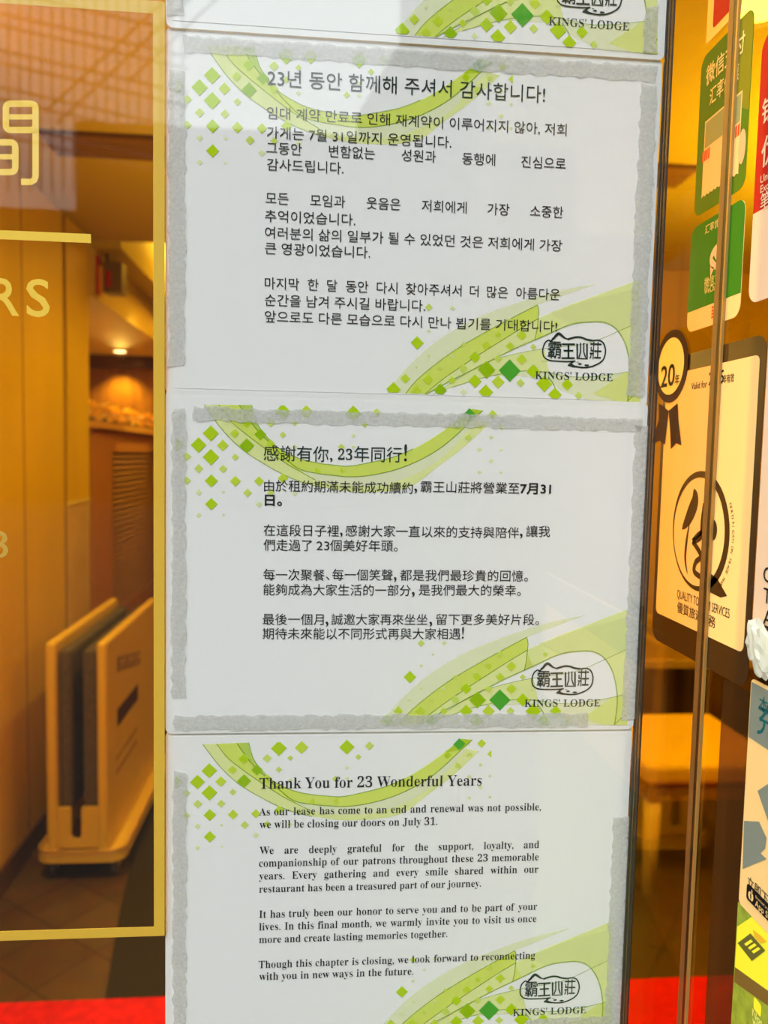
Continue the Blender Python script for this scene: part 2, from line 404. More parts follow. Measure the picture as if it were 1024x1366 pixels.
# ================================================================== NOTICES
PF = frame((0, 0, 0), (1, 0, 0), (0, 0, 1))      # pane plane; depth is towards the street
def at(a, b): p = onY(a, b); return np.array([p[0], p[2]])
def ux(z, a):                                     # x on the pane where pixel column a crosses height z
    x = 0.0
    for _ in range(6):
        q0 = pix((x, 0, z))[0]; q1 = pix((x+1e-3, 0, z))[0]; x += (a-q0)/(q1-q0)*1e-3
    return x
LOGO = {0: ((730.8, 34.1), (838.4, 38.6), (699.2, 22.3)), 1: ((711.3, 504.4), (816.8, 507.3), (679.1, 495.8)),
        2: ((699, 942.4), (799.9, 942.4), (666.3, 933.6)), 3: ((683, 1355), (780.5, 1354), (652.5, 1349.5))}
ORG2 = np.array([-.0947, 1.3212])
OFF = {k: np.mean([at(*LOGO[k][i])-at(*LOGO[2][i]) for i in range(3)], axis=0) for k in LOGO}
OFF = {k: np.array([0.0 + .3*OFF[k][0], OFF[k][1]]) for k in OFF}
def T(a, b): return at(a, b)-ORG2                # template point, sheet-local
SW, SH = .3057, .2166

def green_mesh():
    g = MB(); fr = frame((0, 0, 0), (1, 0, 0), (0, 0, 1))
    A = lambda x, y: T(220+x/3.938, 540+y/3.938)
    B = lambda x, y: T(440+x/3.938, 540+y/3.938)
    Cc = lambda x, y: T(340+x/3.938, 580+y/3.938)
    D = lambda x, y: T(500+x/2.844, 820+y/2.844)
    light = film('pale_green_ink', srgb(232, 242, 128), .5); wash = film('faint_green_ink', srgb(234, 241, 178), .42)
    mid = film('lime_ink', srgb(216, 233, 66), .66); dark = film('deep_lime_ink', srgb(186, 214, 40), .66); line = film('green_line_ink', srgb(142, 176, 30), .55)
    ca = spline([A(205, 0), A(300, 130), A(400, 230), A(520, 310), A(640, 375), Cc(280, 258), Cc(400, 285), Cc(520, 300), Cc(700, 296), Cc(830, 265), B(560, 330), B(700, 225), B(840, 95)])
    cb = spline([A(280, 0), A(340, 80), A(420, 150), A(520, 225), A(640, 310), A(720, 355), A(790, 395)])
    cc = spline([A(390, 0), A(450, 90), A(520, 170), A(600, 230), A(700, 280), A(800, 305), A(900, 318), B(100, 322), B(200, 305), B(330, 275), B(450, 225), B(560, 160), B(650, 95), B(745, 22)])
    cd = spline([A(455, 0), A(480, 90), A(520, 150), A(575, 212)])
    ce = spline([A(560, 205), A(620, 270), A(700, 335), A(800, 360), A(900, 372), B(100, 378), B(200, 372), B(330, 345), B(450, 300), B(560, 240), B(650, 170), B(740, 85), B(802, 30)])
    cg = spline([A(790, 395), A(900, 420), A(1000, 425), B(250, 425), B(400, 385), B(560, 300), B(680, 185), B(770, 80)])
    g.flat(list(ca)+list(reversed(cg))+list(reversed(cb)), fr, light, 00.000100)
    g.flat(list(cb)+list(reversed(spline([A(520, 170), A(600, 240), A(700, 335), A(790, 395)])))+list(reversed(cc[:17])), fr, mid, 00.000130)
    g.flat(list(cc[:33])[::1]+[A(560, 205)]+list(reversed(cd)), fr, dark, 00.000160) if False else None
    g.flat(list(cd)+list(reversed(cc[:25])), fr, dark, 00.000160)
    g.flat(list(ce)+list(reversed(cc[24:])), fr, mid, 00.000180)
    g.flat([B(740, 85), B(802, 30), B(745, 22), B(650, 95)]+[], fr, dark, 00.000200)
    g.flat(list(cg)+list(reversed(ce[16:])), fr, wash, 00.000150)
    for c_, wd in ((ca[:44], .0006), (cb, .0006), (cc[:80], .0007), (cd, .0005), (ce, .0007)):
        g.stroke(c_, wd, fr, line, 00.000220)
    # lower corner
    h1 = spline([D(90, 418), D(130, 370), D(200, 310), D(290, 245), D(400, 180), D(500, 125), D(575, 85)])
    h2 = spline([D(160, 418), D(230, 360), D(330, 290), D(430, 225), D(520, 168), D(580, 133)])
    h4 = spline([D(165, 418), D(250, 370), D(350, 318), D(480, 250), D(600, 195), D(700, 150), D(780, 138), D(830, 141), D(870, 165), D(900, 215), D(915, 280), D(918, 340), D(908, 418)])
    h0 = spline([D(20, 418), D(90, 330), D(200, 230), D(350, 140), D(500, 80), D(640, 35), D(800, 0)])
    fold = spline([D(575, 85), D(580, 108), D(578, 133), D(574, 170), D(566, 212)])
    h5 = spline([D(190, 418), D(280, 360), D(380, 300), D(480, 266), D(600, 240), D(760, 215), D(880, 165), D(955, 130)])
    h6 = spline([D(260, 390), D(400, 345), D(530, 322), D(620, 326), D(720, 337), D(820, 328), D(900, 313), D(955, 300)])
    g.flat(list(h0)+list(reversed(h1)), fr, wash, 00.000100)
    g.flat(list(h1)+list(fold)[1:17]+list(reversed(h2)), fr, mid, 00.000120)
    g.flat(list(h2)+list(fold)[17:]+list(reversed(h4[:33])), fr, light, 00.000130)
    g.flat([D(578, 133), D(690, 82), D(800, 40), D(955, -20), D(955, 418), D(908, 418)]+list(reversed(h4[32:]))[1:]+[D(566, 212)], fr, light, 00.000140)
    g.flat([D(620, 110), D(760, 60), D(955, 10), D(955, 130), D(880, 165), D(830, 141), D(780, 138), D(700, 150)], fr, wash, 00.000160)
    g.flat(list(h5[:33])+list(reversed(h6[:25])), fr, light, 00.000150)
    g.flat(list(h6[8:])+[D(955, 418), D(760, 418), D(660, 385), D(600, 340)], fr, wash, 00.000170)
    g.flat([D(780, 395), D(900, 313), D(955, 300), D(955, 418), D(870, 418)], fr, light, 00.000180)
    for c_, wd in ((h1, .0006), (h2, .0006), (h4, .0009), (fold, .0006), (h5, .0004), (h6, .0005), (spline([D(615, 340), D(632, 362), D(645, 390), D(646, 418)]), .0008), (spline([D(955, 368), D(930, 395), D(906, 418)]), .0006)):
        g.stroke(c_, wd, fr, line, 00.000220)
    # diamonds: centre px, half height px, ink strength
    top, lef = 540.8, 234
    dm = [(281, 578, 10.7, 3), (264.7, 593.6, 10.4, 3), (281.2, 609.6, 11, 3), (297, 594, 7.8, 2), (281.7, 641.3, 8.7, 3), (281.7, 672.3, 8.3, 3), (313.7, 641.8, 7.3, 2),
          (249, 609, 5.8, 1), (313.7, 609.8, 5, 1), (265, 625, 6.2, 1), (297.5, 625.6, 5.8, 1), (249, 641, 5.5, 1), (265, 656.8, 4.5, 0), (330, 657.3, 6, 1), (345.4, 641.8, 6.6, 2),
          (265, 687.3, 4, 0), (298, 656.3, 2.5, 0), (298, 687, 2.2, 0), (345.4, 672.6, 4.5, 0), (328.7, 562.9, 7.6, 3), (313, 578, 6.2, 2), (329, 594.6, 10, 4), (347, 579.4, 8, 4),
          (361, 563.4, 6.5, 1), (377, 549.6, 11, 3), (408.4, 549.6, 9.4, 2), (470.9, 551.4, 10.6, 3), (392.7, 564, 4.2, 1), (377, 580, 4.5, 1), (455, 596, 4.5, 1), (361, 592, 6, 2),
          (471, 581, 3.2, 0), (392.7, 596, 3.5, 0), (377.4, 637.8, 7, 2), (361, 657, 5, 1), (392.7, 658.6, 3.5, 0), (423, 627.6, 4, 2), (456, 627.6, 3.5, 2), (502, 550.7, 6.4, 1),
          (486.5, 566, 4.4, 1), (471, 596, 3, 0), (625.9, 553, 8.6, 5), (656.6, 553, 6.3, 2), (609.6, 568, 5, 3), (640, 568.7, 3.8, 1), (624, 583.7, 4.5, 1), (655, 583.7, 3, 0),
          (639, 599.7, 3.5, 0), (654.6, 615, 3.5, 0), (639, 630, 3, 0), (667.8, 600, 2.4, 0), (667.8, 630, 2.4, 0)]
    Dp = lambda x, y, r, c_: (500+x/2.844, 820+y/2.844, r, c_)
    dm += [Dp(473, 323, 14.2, 5), Dp(388, 323, 11.4, 4), Dp(345, 280, 7.2, 3), Dp(345, 365, 8.6, 3), Dp(430, 365, 8.4, 2), Dp(385, 402, 9.4, 3), Dp(517, 195, 6.8, 2), Dp(387, 236, 5.8, 2),
           Dp(430, 195, 3.7, 2), Dp(474, 150, 5, 1), Dp(474, 236, 5.6, 2), Dp(517, 281, 6.9, 2), Dp(430, 281, 5.2, 1), Dp(303, 322, 6, 1), Dp(303, 405, 4.3, 0), Dp(260, 365, 5, 2), Dp(172, 365, 6.6, 2),
           Dp(130, 405, 6, 2), Dp(217, 402, 8.6, 4), Dp(132, 236, 8.4, 3), Dp(88, 365, 6.4, 2), Dp(45, 405, 9.4, 3), Dp(175, 108, 4.9, 1), Dp(262, 108, 3.4, 0), Dp(175, 193, 2.8, 0), Dp(560, 236, 4.2, 1),
           Dp(600, 281, 3.5, 0), Dp(645, 150, 3.6, 1), Dp(513, 365, 5.6, 1), Dp(560, 323, 9, 3), Dp(600, 365, 10.5, 3), Dp(685, 365, 7.5, 3), Dp(640, 402, 8.8, 3), Dp(727, 403, 5, 1), Dp(303, 236, 3.5, 1),
           Dp(260, 280, 3.2, 0), Dp(175, 280, 2.4, 0), Dp(130, 322, 2.4, 0), Dp(220, 150, 2.2, 0), Dp(215, 323, 3, 1)]
    inks = [film('diamond_ink_faint', srgb(226, 236, 165), .65), film('diamond_ink_pale', srgb(203, 224, 98), .8), film('diamond_ink_lime', srgb(194, 218, 56), .88),
            film('diamond_ink_green', srgb(176, 208, 24), .94), film('diamond_ink_deep', srgb(146, 188, 16), .94), film('diamond_ink_forest', srgb(76, 166, 52), .95)]
    bot = 966.5
    for x, y, r, c_ in dm:
        pts = [(x, y-r), (x+r, y), (x, y+r), (x-r, y)]
        if y-r < top: k = top-(y-r); pts = [(x-k, top), (x-r, y), (x, y+r), (x+r, y), (x+k, top)]
        if y > 900 and y+r > bot: k = y+r-bot; pts = [(x+k, bot), (x+r, y), (x, y-r), (x-r, y), (x-k, bot)]
        pts = [T(*p) for p in pts]
        if sum(pts[i][0]*pts[(i+1) % len(pts)][1]-pts[(i+1) % len(pts)][0]*pts[i][1] for i in range(len(pts))) < 0: pts.reverse()
        g.flat(pts, fr, inks[c_], 00.000260)
    g.flat([T(234, 603.6), T(245, 593), T(234, 583)], fr, inks[3], 00.000260)
    g.flat([T(670, 562.8), T(664.3, 568.4), T(670, 574)], fr, inks[2], 00.000260)
    return g
def S1(x, y): return at(640+x/5.12, 420+y/5.12)-ORG2-OFF[1]     # logo points read on the Korean sheet
def emblem_mesh():
    g = MB(); fr = frame((0, 0, 0), (1, 0, 0), (0, 0, 1)); k = M_HEAD; d = .0003; u = .0001*1.07
    left = spline([S1(*p) for p in ((512, 155), (498, 160), (490, 178), (470, 172), (445, 192), (431, 240), (440, 285), (475, 308), (540, 315), (610, 317), (655, 314))])
    g.stroke(left, 8*u, fr, k, d)
    top = spline([S1(*p) for p in ((486, 178), (505, 160), (522, 140), (540, 127), (560, 138), (580, 155), (605, 164))])
    g.stroke(top, 10*u, fr, k, d, taper=lambda t: .6+1.1*math.sin(PI*min(1, t*1.05)))
    t2 = spline([S1(*p) for p in ((600, 166), (630, 157), (665, 150), (700, 154), (730, 166), (770, 173), (815, 172), (845, 190), (860, 235), (855, 280), (838, 312), (800, 338), (745, 356), (690, 357), (640, 347))])
    g.stroke(t2, 9*u, fr, k, d, taper=lambda t: 1.25 if t < .35 else .95)
    g.flat([S1(*p) for p in reversed(((608, 312), (655, 312), (640, 324), (630, 332), (650, 345), (690, 353), (745, 357), (700, 362), (640, 356), (600, 346), (606, 336), (622, 326)))], fr, k, d)
    for cx, cy, rx, ry in ((685, 334, 13, 6), (732, 343, 16, 6), (671, 321, 6, 3)):
        g.flat([S1(x, y) for x, y in reversed(ellipse(cx, cy, rx, ry, 14))], fr, k, d)
    def st(pts, wd=9): g.stroke([S1(*p) for p in pts], wd*u, fr, k, d)
    # wang and shan drawn as on the crest
    for y, x0, x1 in ((199, 562, 652), (243, 574, 640), (294, 560, 650)): st([(x0, y), (x1, y)], 10)
    st([(607, 199), (607, 294)], 11)
    st([(667, 195), (667, 296), (734, 298), (734, 196)], 11)
    st([(690, 190), (690, 252), (678, 290)], 8); st([(712, 190), (712, 252), (724, 290)], 8)
    # ba and zhuang
    for chh, x0, x1, yb, ht in (('霸', 464, 556, 296, 118), ('莊', 750, 830, 300, 118)):
        Tt, wd = glyphs(chh, .008); ys = [p[1] for p in Tt[0]]
        p0 = S1(x0, yb); p1 = S1(x1, yb); sx = (p1[0]-p0[0])/wd; sy = (S1(x0, yb-ht)[1]-p0[1])/(max(ys)-min(ys))
        g.text(Tt, fr, p0[0], p0[1]-min(ys)*sy, sx, sy, k, d)
    return g
def word_mesh():
    g = MB(); fr = frame((0, 0, 0), (1, 0, 0), (0, 0, 1))
    a = T(699, 942.4); b = T(799.9, 942.4)
    fit(g, fr, "KINGS' LODGE", a[0], b[0], (a[1]+b[1])/2, M_HEAD, ser=True, d=.0003)
    return g
def ragged(x0, z0, x1, z1, j=.0009, step=.004):
    pts = []; 
    for (ax, az), (bx, bz) in (((x0, z0), (x1, z0)), ((x1, z0), (x1, z1)), ((x1, z1), (x0, z1)), ((x0, z1), (x0, z0))):
        n = max(2, int(math.hypot(bx-ax, bz-az)/step))
        for i in range(n): t = i/n; pts.append((ax+(bx-ax)*t+random.uniform(-j, j), az+(bz-az)*t+random.uniform(-j, j)))
    return pts
SHEETS = {0: ('topmost laminated notice, cut off so that only its crest foot, name and green corner show', ),
          1: ('laminated white notice with Korean text, taped between the cut-off sheet and the Chinese notice', ),
          2: ('laminated white notice with Chinese text, taped below the Korean notice', ),
          3: ('laminated white notice with English text, lowest of the column, beside the red carpet', )}
pouch = MB(); pouch.prism(rrect(0, 0, SW, SH, .004), frame((0, 0, 0), (1, 0, 0), (0, 0, 1)), M_POUCH, -.0007, -.00025)
paper = MB(); paper.prism([(.004, .004), (SW-.004, .004), (SW-.004, SH-.004), (.004, SH-.004)], frame((0, 0, 0), (1, 0, 0), (0, 0, 1)), M_PAPER, -.0002, 0)
protos = [('laminate_pouch', pouch), ('paper', paper), ('printed_pattern', green_mesh()), ('crest', emblem_mesh()), ('name_lettering', word_mesh())]
built = None; roots = {}
for k in (2, 0, 1, 3):
    org = ORG2+OFF[k]; r = empty('laminated_notice', (org[0], .0012 if k % 2 else 0, org[1]), SHEETS[k][0], 'notice', 'laminated notices taped to the glass'); roots[k] = r
    if built is None:
        built = []
        for nm, q in protos:
            o = q.build(nm); o.parent = r; o.location = (0, 0, 0); built.append(o)
    else:
        for b in built:
            c = b.copy(); COL.objects.link(c); c.parent = r; c.location = (0, 0, 0)

def text_part(k, name, segs, mt=M_INK, cjk=True, em=None, d=.00035):
    """segs: (text, x0px, x1px, y0px, flags); one lettering mesh in sheet k"""
    g = MB(); org = (ORG2+OFF[k]); fr = PF
    for sg in segs:
        t, a0, a1, y0 = sg[:4]; fl = sg[4] if len(sg) > 4 else ''
        z = at(a0, y0)[1]; u0, u1 = ux(z, a0), ux(z, a1)
        e = em
        if 'j' in fl:
            ws = [glyphs(w_, 0, 's' in fl) for w_ in t.split(' ')]
            gap = (u1-u0-sum(q[1] for q in ws)*e)/(len(ws)-1); u = u0
            zz = z+(.08*e if 'k' in fl else 0)
            for Tt, wd in ws: g.text(Tt, fr, u, zz, e, e*(1.10 if 's' in fl else 1), mt, d); u += wd*e+gap
        else:
            Tt, wd = glyphs(t, .022 if 'b' in fl else (.0 if 's' in fl else 0.0), 's' in fl); sx = (u1-u0)/wd
            ey = e if e and abs(sx/e-1) < .25 else sx
            if 's' in fl: ey = 1.10*sx
            if 'c' in fl: ey = sx = e
            g.text(Tt, fr, u0, z+(.08*ey if 'k' in fl else 0), sx, ey, mt, d)
    o = g.build(name, origin=(org[0], 0, org[1])); o.parent = roots[k]; o.location = (0, 0, 0)
    return o
# Korean sheet
EK = .00795
h_ = text_part(1, 'heading', [('23년 동안 함께해 주셔서 감사합니다!', 356.5, 727, 111.9)], M_HEAD)
text_part(1, 'paragraph', [('임대 계약 만료로 인해 재계약이 이루어지지 않아, 저희', 355.7, 755.8, 157.5, 'k'), ('가게는 7월 31일까지 운영됩니다.', 355.7, 602, 182.3),
    ('그동안 변함없는 성원과 동행에 진심으로', 355, 754.6, 204.4, 'jk'), ('감사드립니다.', 355.7, 458, 226.5, 'k')], em=EK)
text_part(1, 'paragraph', [('모든 모임과 웃음은 저희에게 가장 소중한', 354, 751.3, 271.5, 'jk'), ('추억이었습니다.', 353, 473.8, 295.3, 'k'),
    ('여러분의 삶의 일부가 될 수 있었던 것은 저희에게 가장', 353, 749.8, 317.5, 'k'), ('큰 영광이었습니다.', 353, 493.6, 338.4, 'k')], em=EK)
text_part(1, 'paragraph', [('마지막 한 달 동안 다시 찾아주셔서 더 많은 아름다운', 352.7, 747, 385, 'jk'), ('순간을 남겨 주시길 바랍니다.', 352.7, 567, 407.5, 'k'),
    ('앞으로도 다른 모습으로 다시 만나 뵙기를 기대합니다!', 352.7, 743, 429.5, 'k')], em=EK)
# Chinese sheet
EC = .00795
text_part(2, 'heading', [('感謝有你', 351.4, 437.8, 614.5, 'k'), (',', 439.8, 443.2, 613.5), ('23', 450.5, 469.5, 613, 's'), ('年同行', 472, 535.5, 615.6, 'k'), ('!', 538.5, 542.4, 615)], M_HEAD, em=.01055)
text_part(2, 'paragraph', [('由於租約期滿未能成功續約', 352, 550.3, 655.4, 'k'), (',', 552.3, 556, 655, ''), ('霸王山莊將營業至', 560.4, 692, 656.6, 'k')], em=EC)
text_part(2, 'bold_lettering', [('7月31', 693.2, 734.3, 657.4, 'b')], em=EC)
text_part(2, 'bold_lettering', [('日。', 353, 376, 674.5, 'bk')], em=EC)
text_part(2, 'paragraph', [('在這段日子裡', 351.4, 451.7, 714.6, 'k'), (',', 453.3, 456.8, 713.5), ('感謝大家一直以來的支持與陪伴', 460.6, 691.6, 715.3, 'k'), (',', 693, 696.5, 715), ('讓我', 701.2, 733, 716, 'k'),
    ('們走過了', 351.4, 415.7, 734.4, 'k'), ('23', 421.8, 439, 733.5), ('個美好年頭。', 439.8, 530, 734.8, 'k')], em=EC)
text_part(2, 'paragraph', [('每一次聚餐', 351, 432.7, 774, 'k'), ('、', 434.5, 440.3, 774, 'kc'), ('每一個笑聲', 442.8, 523.3, 774, 'k'), (',', 525, 528.6, 773), ('都是我們最珍貴的回憶。', 533, 703.5, 774.5, 'k'),
    ('能夠成為大家生活的一部分', 351, 547.5, 793.8, 'k'), (',', 549, 552.8, 793), ('是我們最大的榮幸。', 557.9, 694, 794.2, 'k')], em=EC)
text_part(2, 'paragraph', [('最後一個月', 350, 431.4, 833.4, 'k'), (',', 434, 437.8, 832.5), ('誠邀大家再來坐坐', 441.6, 569.8, 833.4, 'k'), (',', 572.3, 576, 832.5), ('留下更多美好片段。', 581.2, 718.5, 833.4, 'k'),
    ('期待未來能以不同形式再與大家相遇', 350, 613.6, 852.5, 'k'), ('!', 615.5, 618.2, 851.5)], em=EC)
# English sheet
ES = .00672
text_part(3, 'heading', [('Thank You for 23 Wonderful Years', 345.7, 642.4, 1053, 's')], M_INK)
text_part(3, 'paragraph', [('As our lease has come to an end and renewal was not possible,', 345.2, 721.7, 1088.6, 'js'), ('we will be closing our doors on July 31.', 345.7, 583.3, 1105.8, 's')], em=ES)
text_part(3, 'paragraph', [('We are deeply grateful for the support, loyalty, and', 345.7, 719.2, 1140.4, 'js'), ('companionship of our patrons throughout these 23 memorable', 345.2, 718.7, 1157.4, 'js'),
    ('years. Every gathering and every smile shared within our', 345.2, 718.2, 1174.4, 'js'), ('restaurant has been a treasured part of our journey.', 345.2, 641.7, 1191.7, 's')], em=ES)
text_part(3, 'paragraph', [('It has truly been our honor to serve you and to be part of your', 345.2, 716.6, 1225.6, 'js'), ('lives. In this final month, we warmly invite you to visit us once', 345.2, 715.6, 1242.3, 'js'),
    ('more and create lasting memories together.', 345.2, 596.8, 1259.3, 's')], em=ES)
text_part(3, 'paragraph', [('Though this chapter is closing, we look forward to reconnecting', 344.7, 713.9, 1292.8, 'js'), ('with you in new ways in the future.', 345.2, 551.4, 1308.8, 's')], em=ES)
# frosted tape strips behind the glass: pixel corners (x0,y0)-(x1,y1) on the sheet they belong to
TAPES = {0: [((858, 8), (877, 70)), ((222, -8), (245, 20))],
         1: [((244, 46), (878, 68)), ((224, 92), (247, 488)), ((846, 110), (868, 530))],
         2: [((258, 543), (856, 561)), ((229, 545), (248, 930)), ((838, 566), (860, 960)), ((232, 955), (784, 974))],
         3: [((230, 1030), (248, 1380)), ((812, 1090), (838, 1380)), ((700, 1361), (806, 1380))]}
for k, L in TAPES.items():
    org = ORG2+OFF[k]
    for (a0, b0), (a1, b1) in L:
        p, q_ = at(a0, b0), at(a1, b1)
        if a1-a0 > b1-b0: c0 = at((a0+a1)/2, (b0+b1)/2-(b1-b0)/2-0); 
        if a1-a0 > b1-b0:
            zt = at(a0, b0)[1]; zb = at(a0, b1)[1]
        else: zt, zb = p[1], q_[1]
        x0 = at(a0, (b0+b1)/2)[0]; x1 = at(a1, (b0+b1)/2)[0]
        g = MB(); g.flat(ragged(x0, zb, x1, zt), PF, M_TAPE, .0006)
        o = g.build('tape_strip', origin=(org[0], 0, org[1])); o.parent = roots[k]; o.location = (0, 0, 0)
        o['label'] = 'frosted grey adhesive tape strip'

# ================================================================== GOLD VINYL ON THE GLASS
VD0, VD1 = .0010, .0012
bx1 = at(220.5, 700)[0]-.0002; bx0 = at(205.3, 700)[0]; bz0 = at(212, 1247)[1]; bz1 = at(212, 1234.5)[1]; bt1 = at(212, 3)[1]; bt0 = at(212, 20)[1]; lx = -.98
g = MB()
for u0, v0, u1, v1 in ((bx0, bz0, bx1, bt1), (lx, bz0, bx0, bz1), (lx, bt0, bx0, bt1), (lx-.007, bz0, lx, bt1)):
    g.prism([(u0, v0), (u1, v0), (u1, v1), (u0, v1)], PF, M_VINYL, VD0, VD1)
tag(g.build('vinyl_border', origin=(bx1, 0, bz0)), 'gold vinyl border line framing the left pane beside the notices', 'decal')
org = at(20, 250); r = empty('window_lettering', (org[0], 0, org[1]), 'gold vinyl opening hours lettering on the left pane', 'decal')
u = (at(48, 160)[0]-at(8, 160)[0])/40
def VT(a, b): return at(a, b)
g = MB(); cxm = -14
def vs(pts, wd=8.6, d=VD1-.00012):
    pp = [VT(*p) for p in pts]; g.stroke(pp, wd*u, PF, M_LETTER, d)
def rr(a0, b0, a1, b1, r_=6, n=5):
    out = []
    for cx, cy, s0 in ((a1-r_, b0+r_, -90), (a1-r_, b1-r_, 0), (a0+r_, b1-r_, 90), (a0+r_, b0+r_, 180)):
        out += [(cx+r_*math.cos(math.radians(s0+90*i/n)), cy+r_*math.sin(math.radians(s0+90*i/n))) for i in range(n+1)]
    return out
g.stroke([VT(*p) for p in rr(9, 139.5, 48.3, 174.5)], 8.6*u, PF, M_LETTER, VD1, closed=True)
vs([(9, 157), (48.3, 157)], 7)
vs([(48.3, 165), (48.3, 236), (46.5, 241), (42, 243.6), (29, 243.4)], 8.6)
g.stroke([VT(*p) for p in rr(-49, 191, 21.5, 230.5)], 8.6*u, PF, M_LETTER, VD1, closed=True)
vs([(-49, 210), (21.5, 210)], 7)
g.stroke([VT(*p) for p in rr(2*cxm-48.3, 137.5, 2*cxm-9, 172.5)], 8.6*u, PF, M_LETTER, VD1, closed=True)
vs([(2*cxm-48.3, 155), (2*cxm-9, 155)], 7); vs([(2*cxm-48.3, 163), (2*cxm-48.3, 243)], 8.6)
g.build('character', r)
g = MB(); a = VT(122, 313); b = VT(122, 325); g.prism([(a[0]-.45, b[1]), (b[0], b[1]), (a[0], a[1]), (a[0]-.45, a[1])], PF, M_LETTER, VD0, VD1); g.build('rule_line', r)
zb = VT(50, 422)[1]; capm = glyphs('H')[0][0]; hcap = max(p[1] for p in capm)
eml = (VT(50, 372.5)[1]-zb)/hcap
for ch, a0, a1 in (('S', 36.5, 67.5), ('R', -9, 26.5), ('U', -58, -26), ('O', -112, -72), ('H', -160, -126)):
    g = MB(); fit(g, PF, ch, ux(zb, a0), ux(zb, a1), zb, M_LETTER, bold=.012, d=VD1, em=eml*.97); g.build('letter', r)
z3 = VT(0, 744)[1]; g = MB(); fit(g, PF, '3', ux(z3, -12), ux(z3, 12), z3, mat('pale_gold_vinyl', srgb(206, 168, 66), .5), d=VD1, em=(VT(0, 708)[1]-z3)/hcap); g.build('numeral', r)

# ================================================================== STICKERS ON THE SIDE GLASS
WF = frame((WX, 0, 0), (0, -1, 0), (0, 0, 1))
def sp(a, b): p = onX(a, b, WX); return np.array([-p[1], p[2]])
def su(z, a):
    s_ = sp(a, 600)[0]
    for _ in range(8):
        q0 = pix((WX, -s_, z))[0]; q1 = pix((WX, -s_-1e-4, z))[0]; s_ += (a-q0)/(q1-q0)*1e-4
    return s_
def wfit(mb_, text, a0, a1, b, mt, em=None, d=.0006, bold=0., ser=False, emk=None):
    z = sp(a0, b)[1]; u0, u1 = su(z, a0), su(z, a1); T_, wd = glyphs(text, bold, ser)
    mb_.text(T_, WF, u0, z, (u1-u0)/wd, em or (u1-u0)/wd, mt, d)
def loc(p): return (WX, -p[0], p[1])
def part(g, name, r): return g.build(name, r)
# --- larger green sticker
c = (-.007, 1.72); r = empty('payment_sticker', loc(c), 'green payment sticker with receipt picture, straddling the glass edge above the other green one', 'sticker', 'green payment stickers')
L0, R0, B0, T0 = -.0385, .0255, 1.667, 1.7725
g = MB(); g.prism(rrect(L0, B0, R0, T0, .008), WF, M_GREEN, .0, .0003); part(g, 'backing', r)
g = MB()
arc = [(R0-.0002, 1.712), (R0-.0002, 1.7645), (R0-.003, 1.7705), (R0-.009, 1.772), (.001, 1.772)]+[tuple(p) for p in spline([(-.004, 1.762), (.001, 1.742), (.011, 1.722), (R0-.0002, 1.712)], 6)]
g.flat(arc, WF, M_OLIVE, .00035); part(g, 'printed_pattern', r)
g = MB()
wfit(g, '微信支付', 942, 994, 114, M_PALE, bold=.012, em=.0138); part(g, 'lettering', r); g = MB(); wfit(g, '汇率优惠', 947, 986, 140, M_PALE, bold=.008, em=.0118); part(g, 'lettering', r)
g = MB(); q0 = sp(936, 265); q1 = sp(991, 120)
zz = []
for i in range(21): zz.append((q0[0]+(q1[0]-q0[0])*i/20, q0[1]+(.0012 if i % 2 else 0)))
g.flat(zz+[(q1[0], q1[1]), (q0[0], q1[1])], WF, M_CREAM, .0004)
g.flat([(q0[0]+.001, q1[1]-.018), (q1[0]-.001, q1[1]-.018), (q1[0]-.001, q1[1]-.0012), (q0[0]+.001, q1[1]-.0012)], WF, M_SAGE, .00045)
for a0, b0, a1, b1 in ((937, 218, 948, 198), (974, 190, 988, 172)):
    p, p2 = sp(a0, b0), sp(a1, b1); n = 4
    for i in range(n):
        x0 = p[0]+(p2[0]-p[0])*i/n; wv = (p2[0]-p[0])/n*.75; zc = p[1]; hh = .0075
        g.flat([(x0, zc), (x0+wv, zc+.0004), (x0+wv, zc+hh), (x0, zc+hh-.0006)], WF, M_ORANGE, .0005)
part(g, 'receipt_picture', r)
g = MB(); p = sp(991, 195); g.flat([(x, y) for x, y in ellipse(p[0]-.0005, p[1], .0042, .0105, 18)], WF, mat('thumb_print', srgb(214, 168, 120), .5), .0005); part(g, 'thumb_picture', r)
# --- smaller green sticker
r = empty('payment_sticker', loc((-.007, 1.625)), 'green payment sticker with white speech bubble and cream foot strip, just above the rosette', 'sticker', 'green payment stickers')
L0, R0, B0, T0 = -.0410, .0272, 1.5895, 1.6605
g = MB(); g.prism(rrect(L0, B0, R0, T0, .0075), WF, M_CREAM, 0, .0003); part(g, 'backing', r)
g = MB(); rc = [p for p in rrect(L0, B0, R0, T0, .0075)]; zc = 1.6035
g.flat([(R0, zc)]+[p for p in rc if p[1] > zc]+[(L0, zc)], WF, M_GREEN2, .00036); part(g, 'green_field', r)
g = MB(); p = sp(957, 342); bub = ellipse(p[0]+.001, p[1], .0105, .0082, 24)
g.flat(bub, WF, M_PINK, .00045); g.flat([(p[0]-.0085, p[1]-.004), (p[0]-.0075, p[1]-.0115), (p[0]-.003, p[1]-.0065)], WF, M_PINK, .00045)
g.stroke([(p[0]-.005, p[1]+.001), (p[0]-.001, p[1]-.003), (p[0]+.007, p[1]+.004)], .0022, WF, M_GREEN2, .0005); part(g, 'bubble_emblem', r)
g = MB(); wfit(g, '汇率优惠', 941, 966, 312, M_PALE, em=.0062); part(g, 'lettering', r); g = MB(); wfit(g, '微信支付', 940, 967, 384, M_PALE, em=.0074); part(g, 'lettering', r); g = MB(); wfit(g, 'WeChat Pay', 940, 966, 393, M_PALE, em=.006)
part(g, 'lettering', r)
g = MB(); p = sp(949, 425)
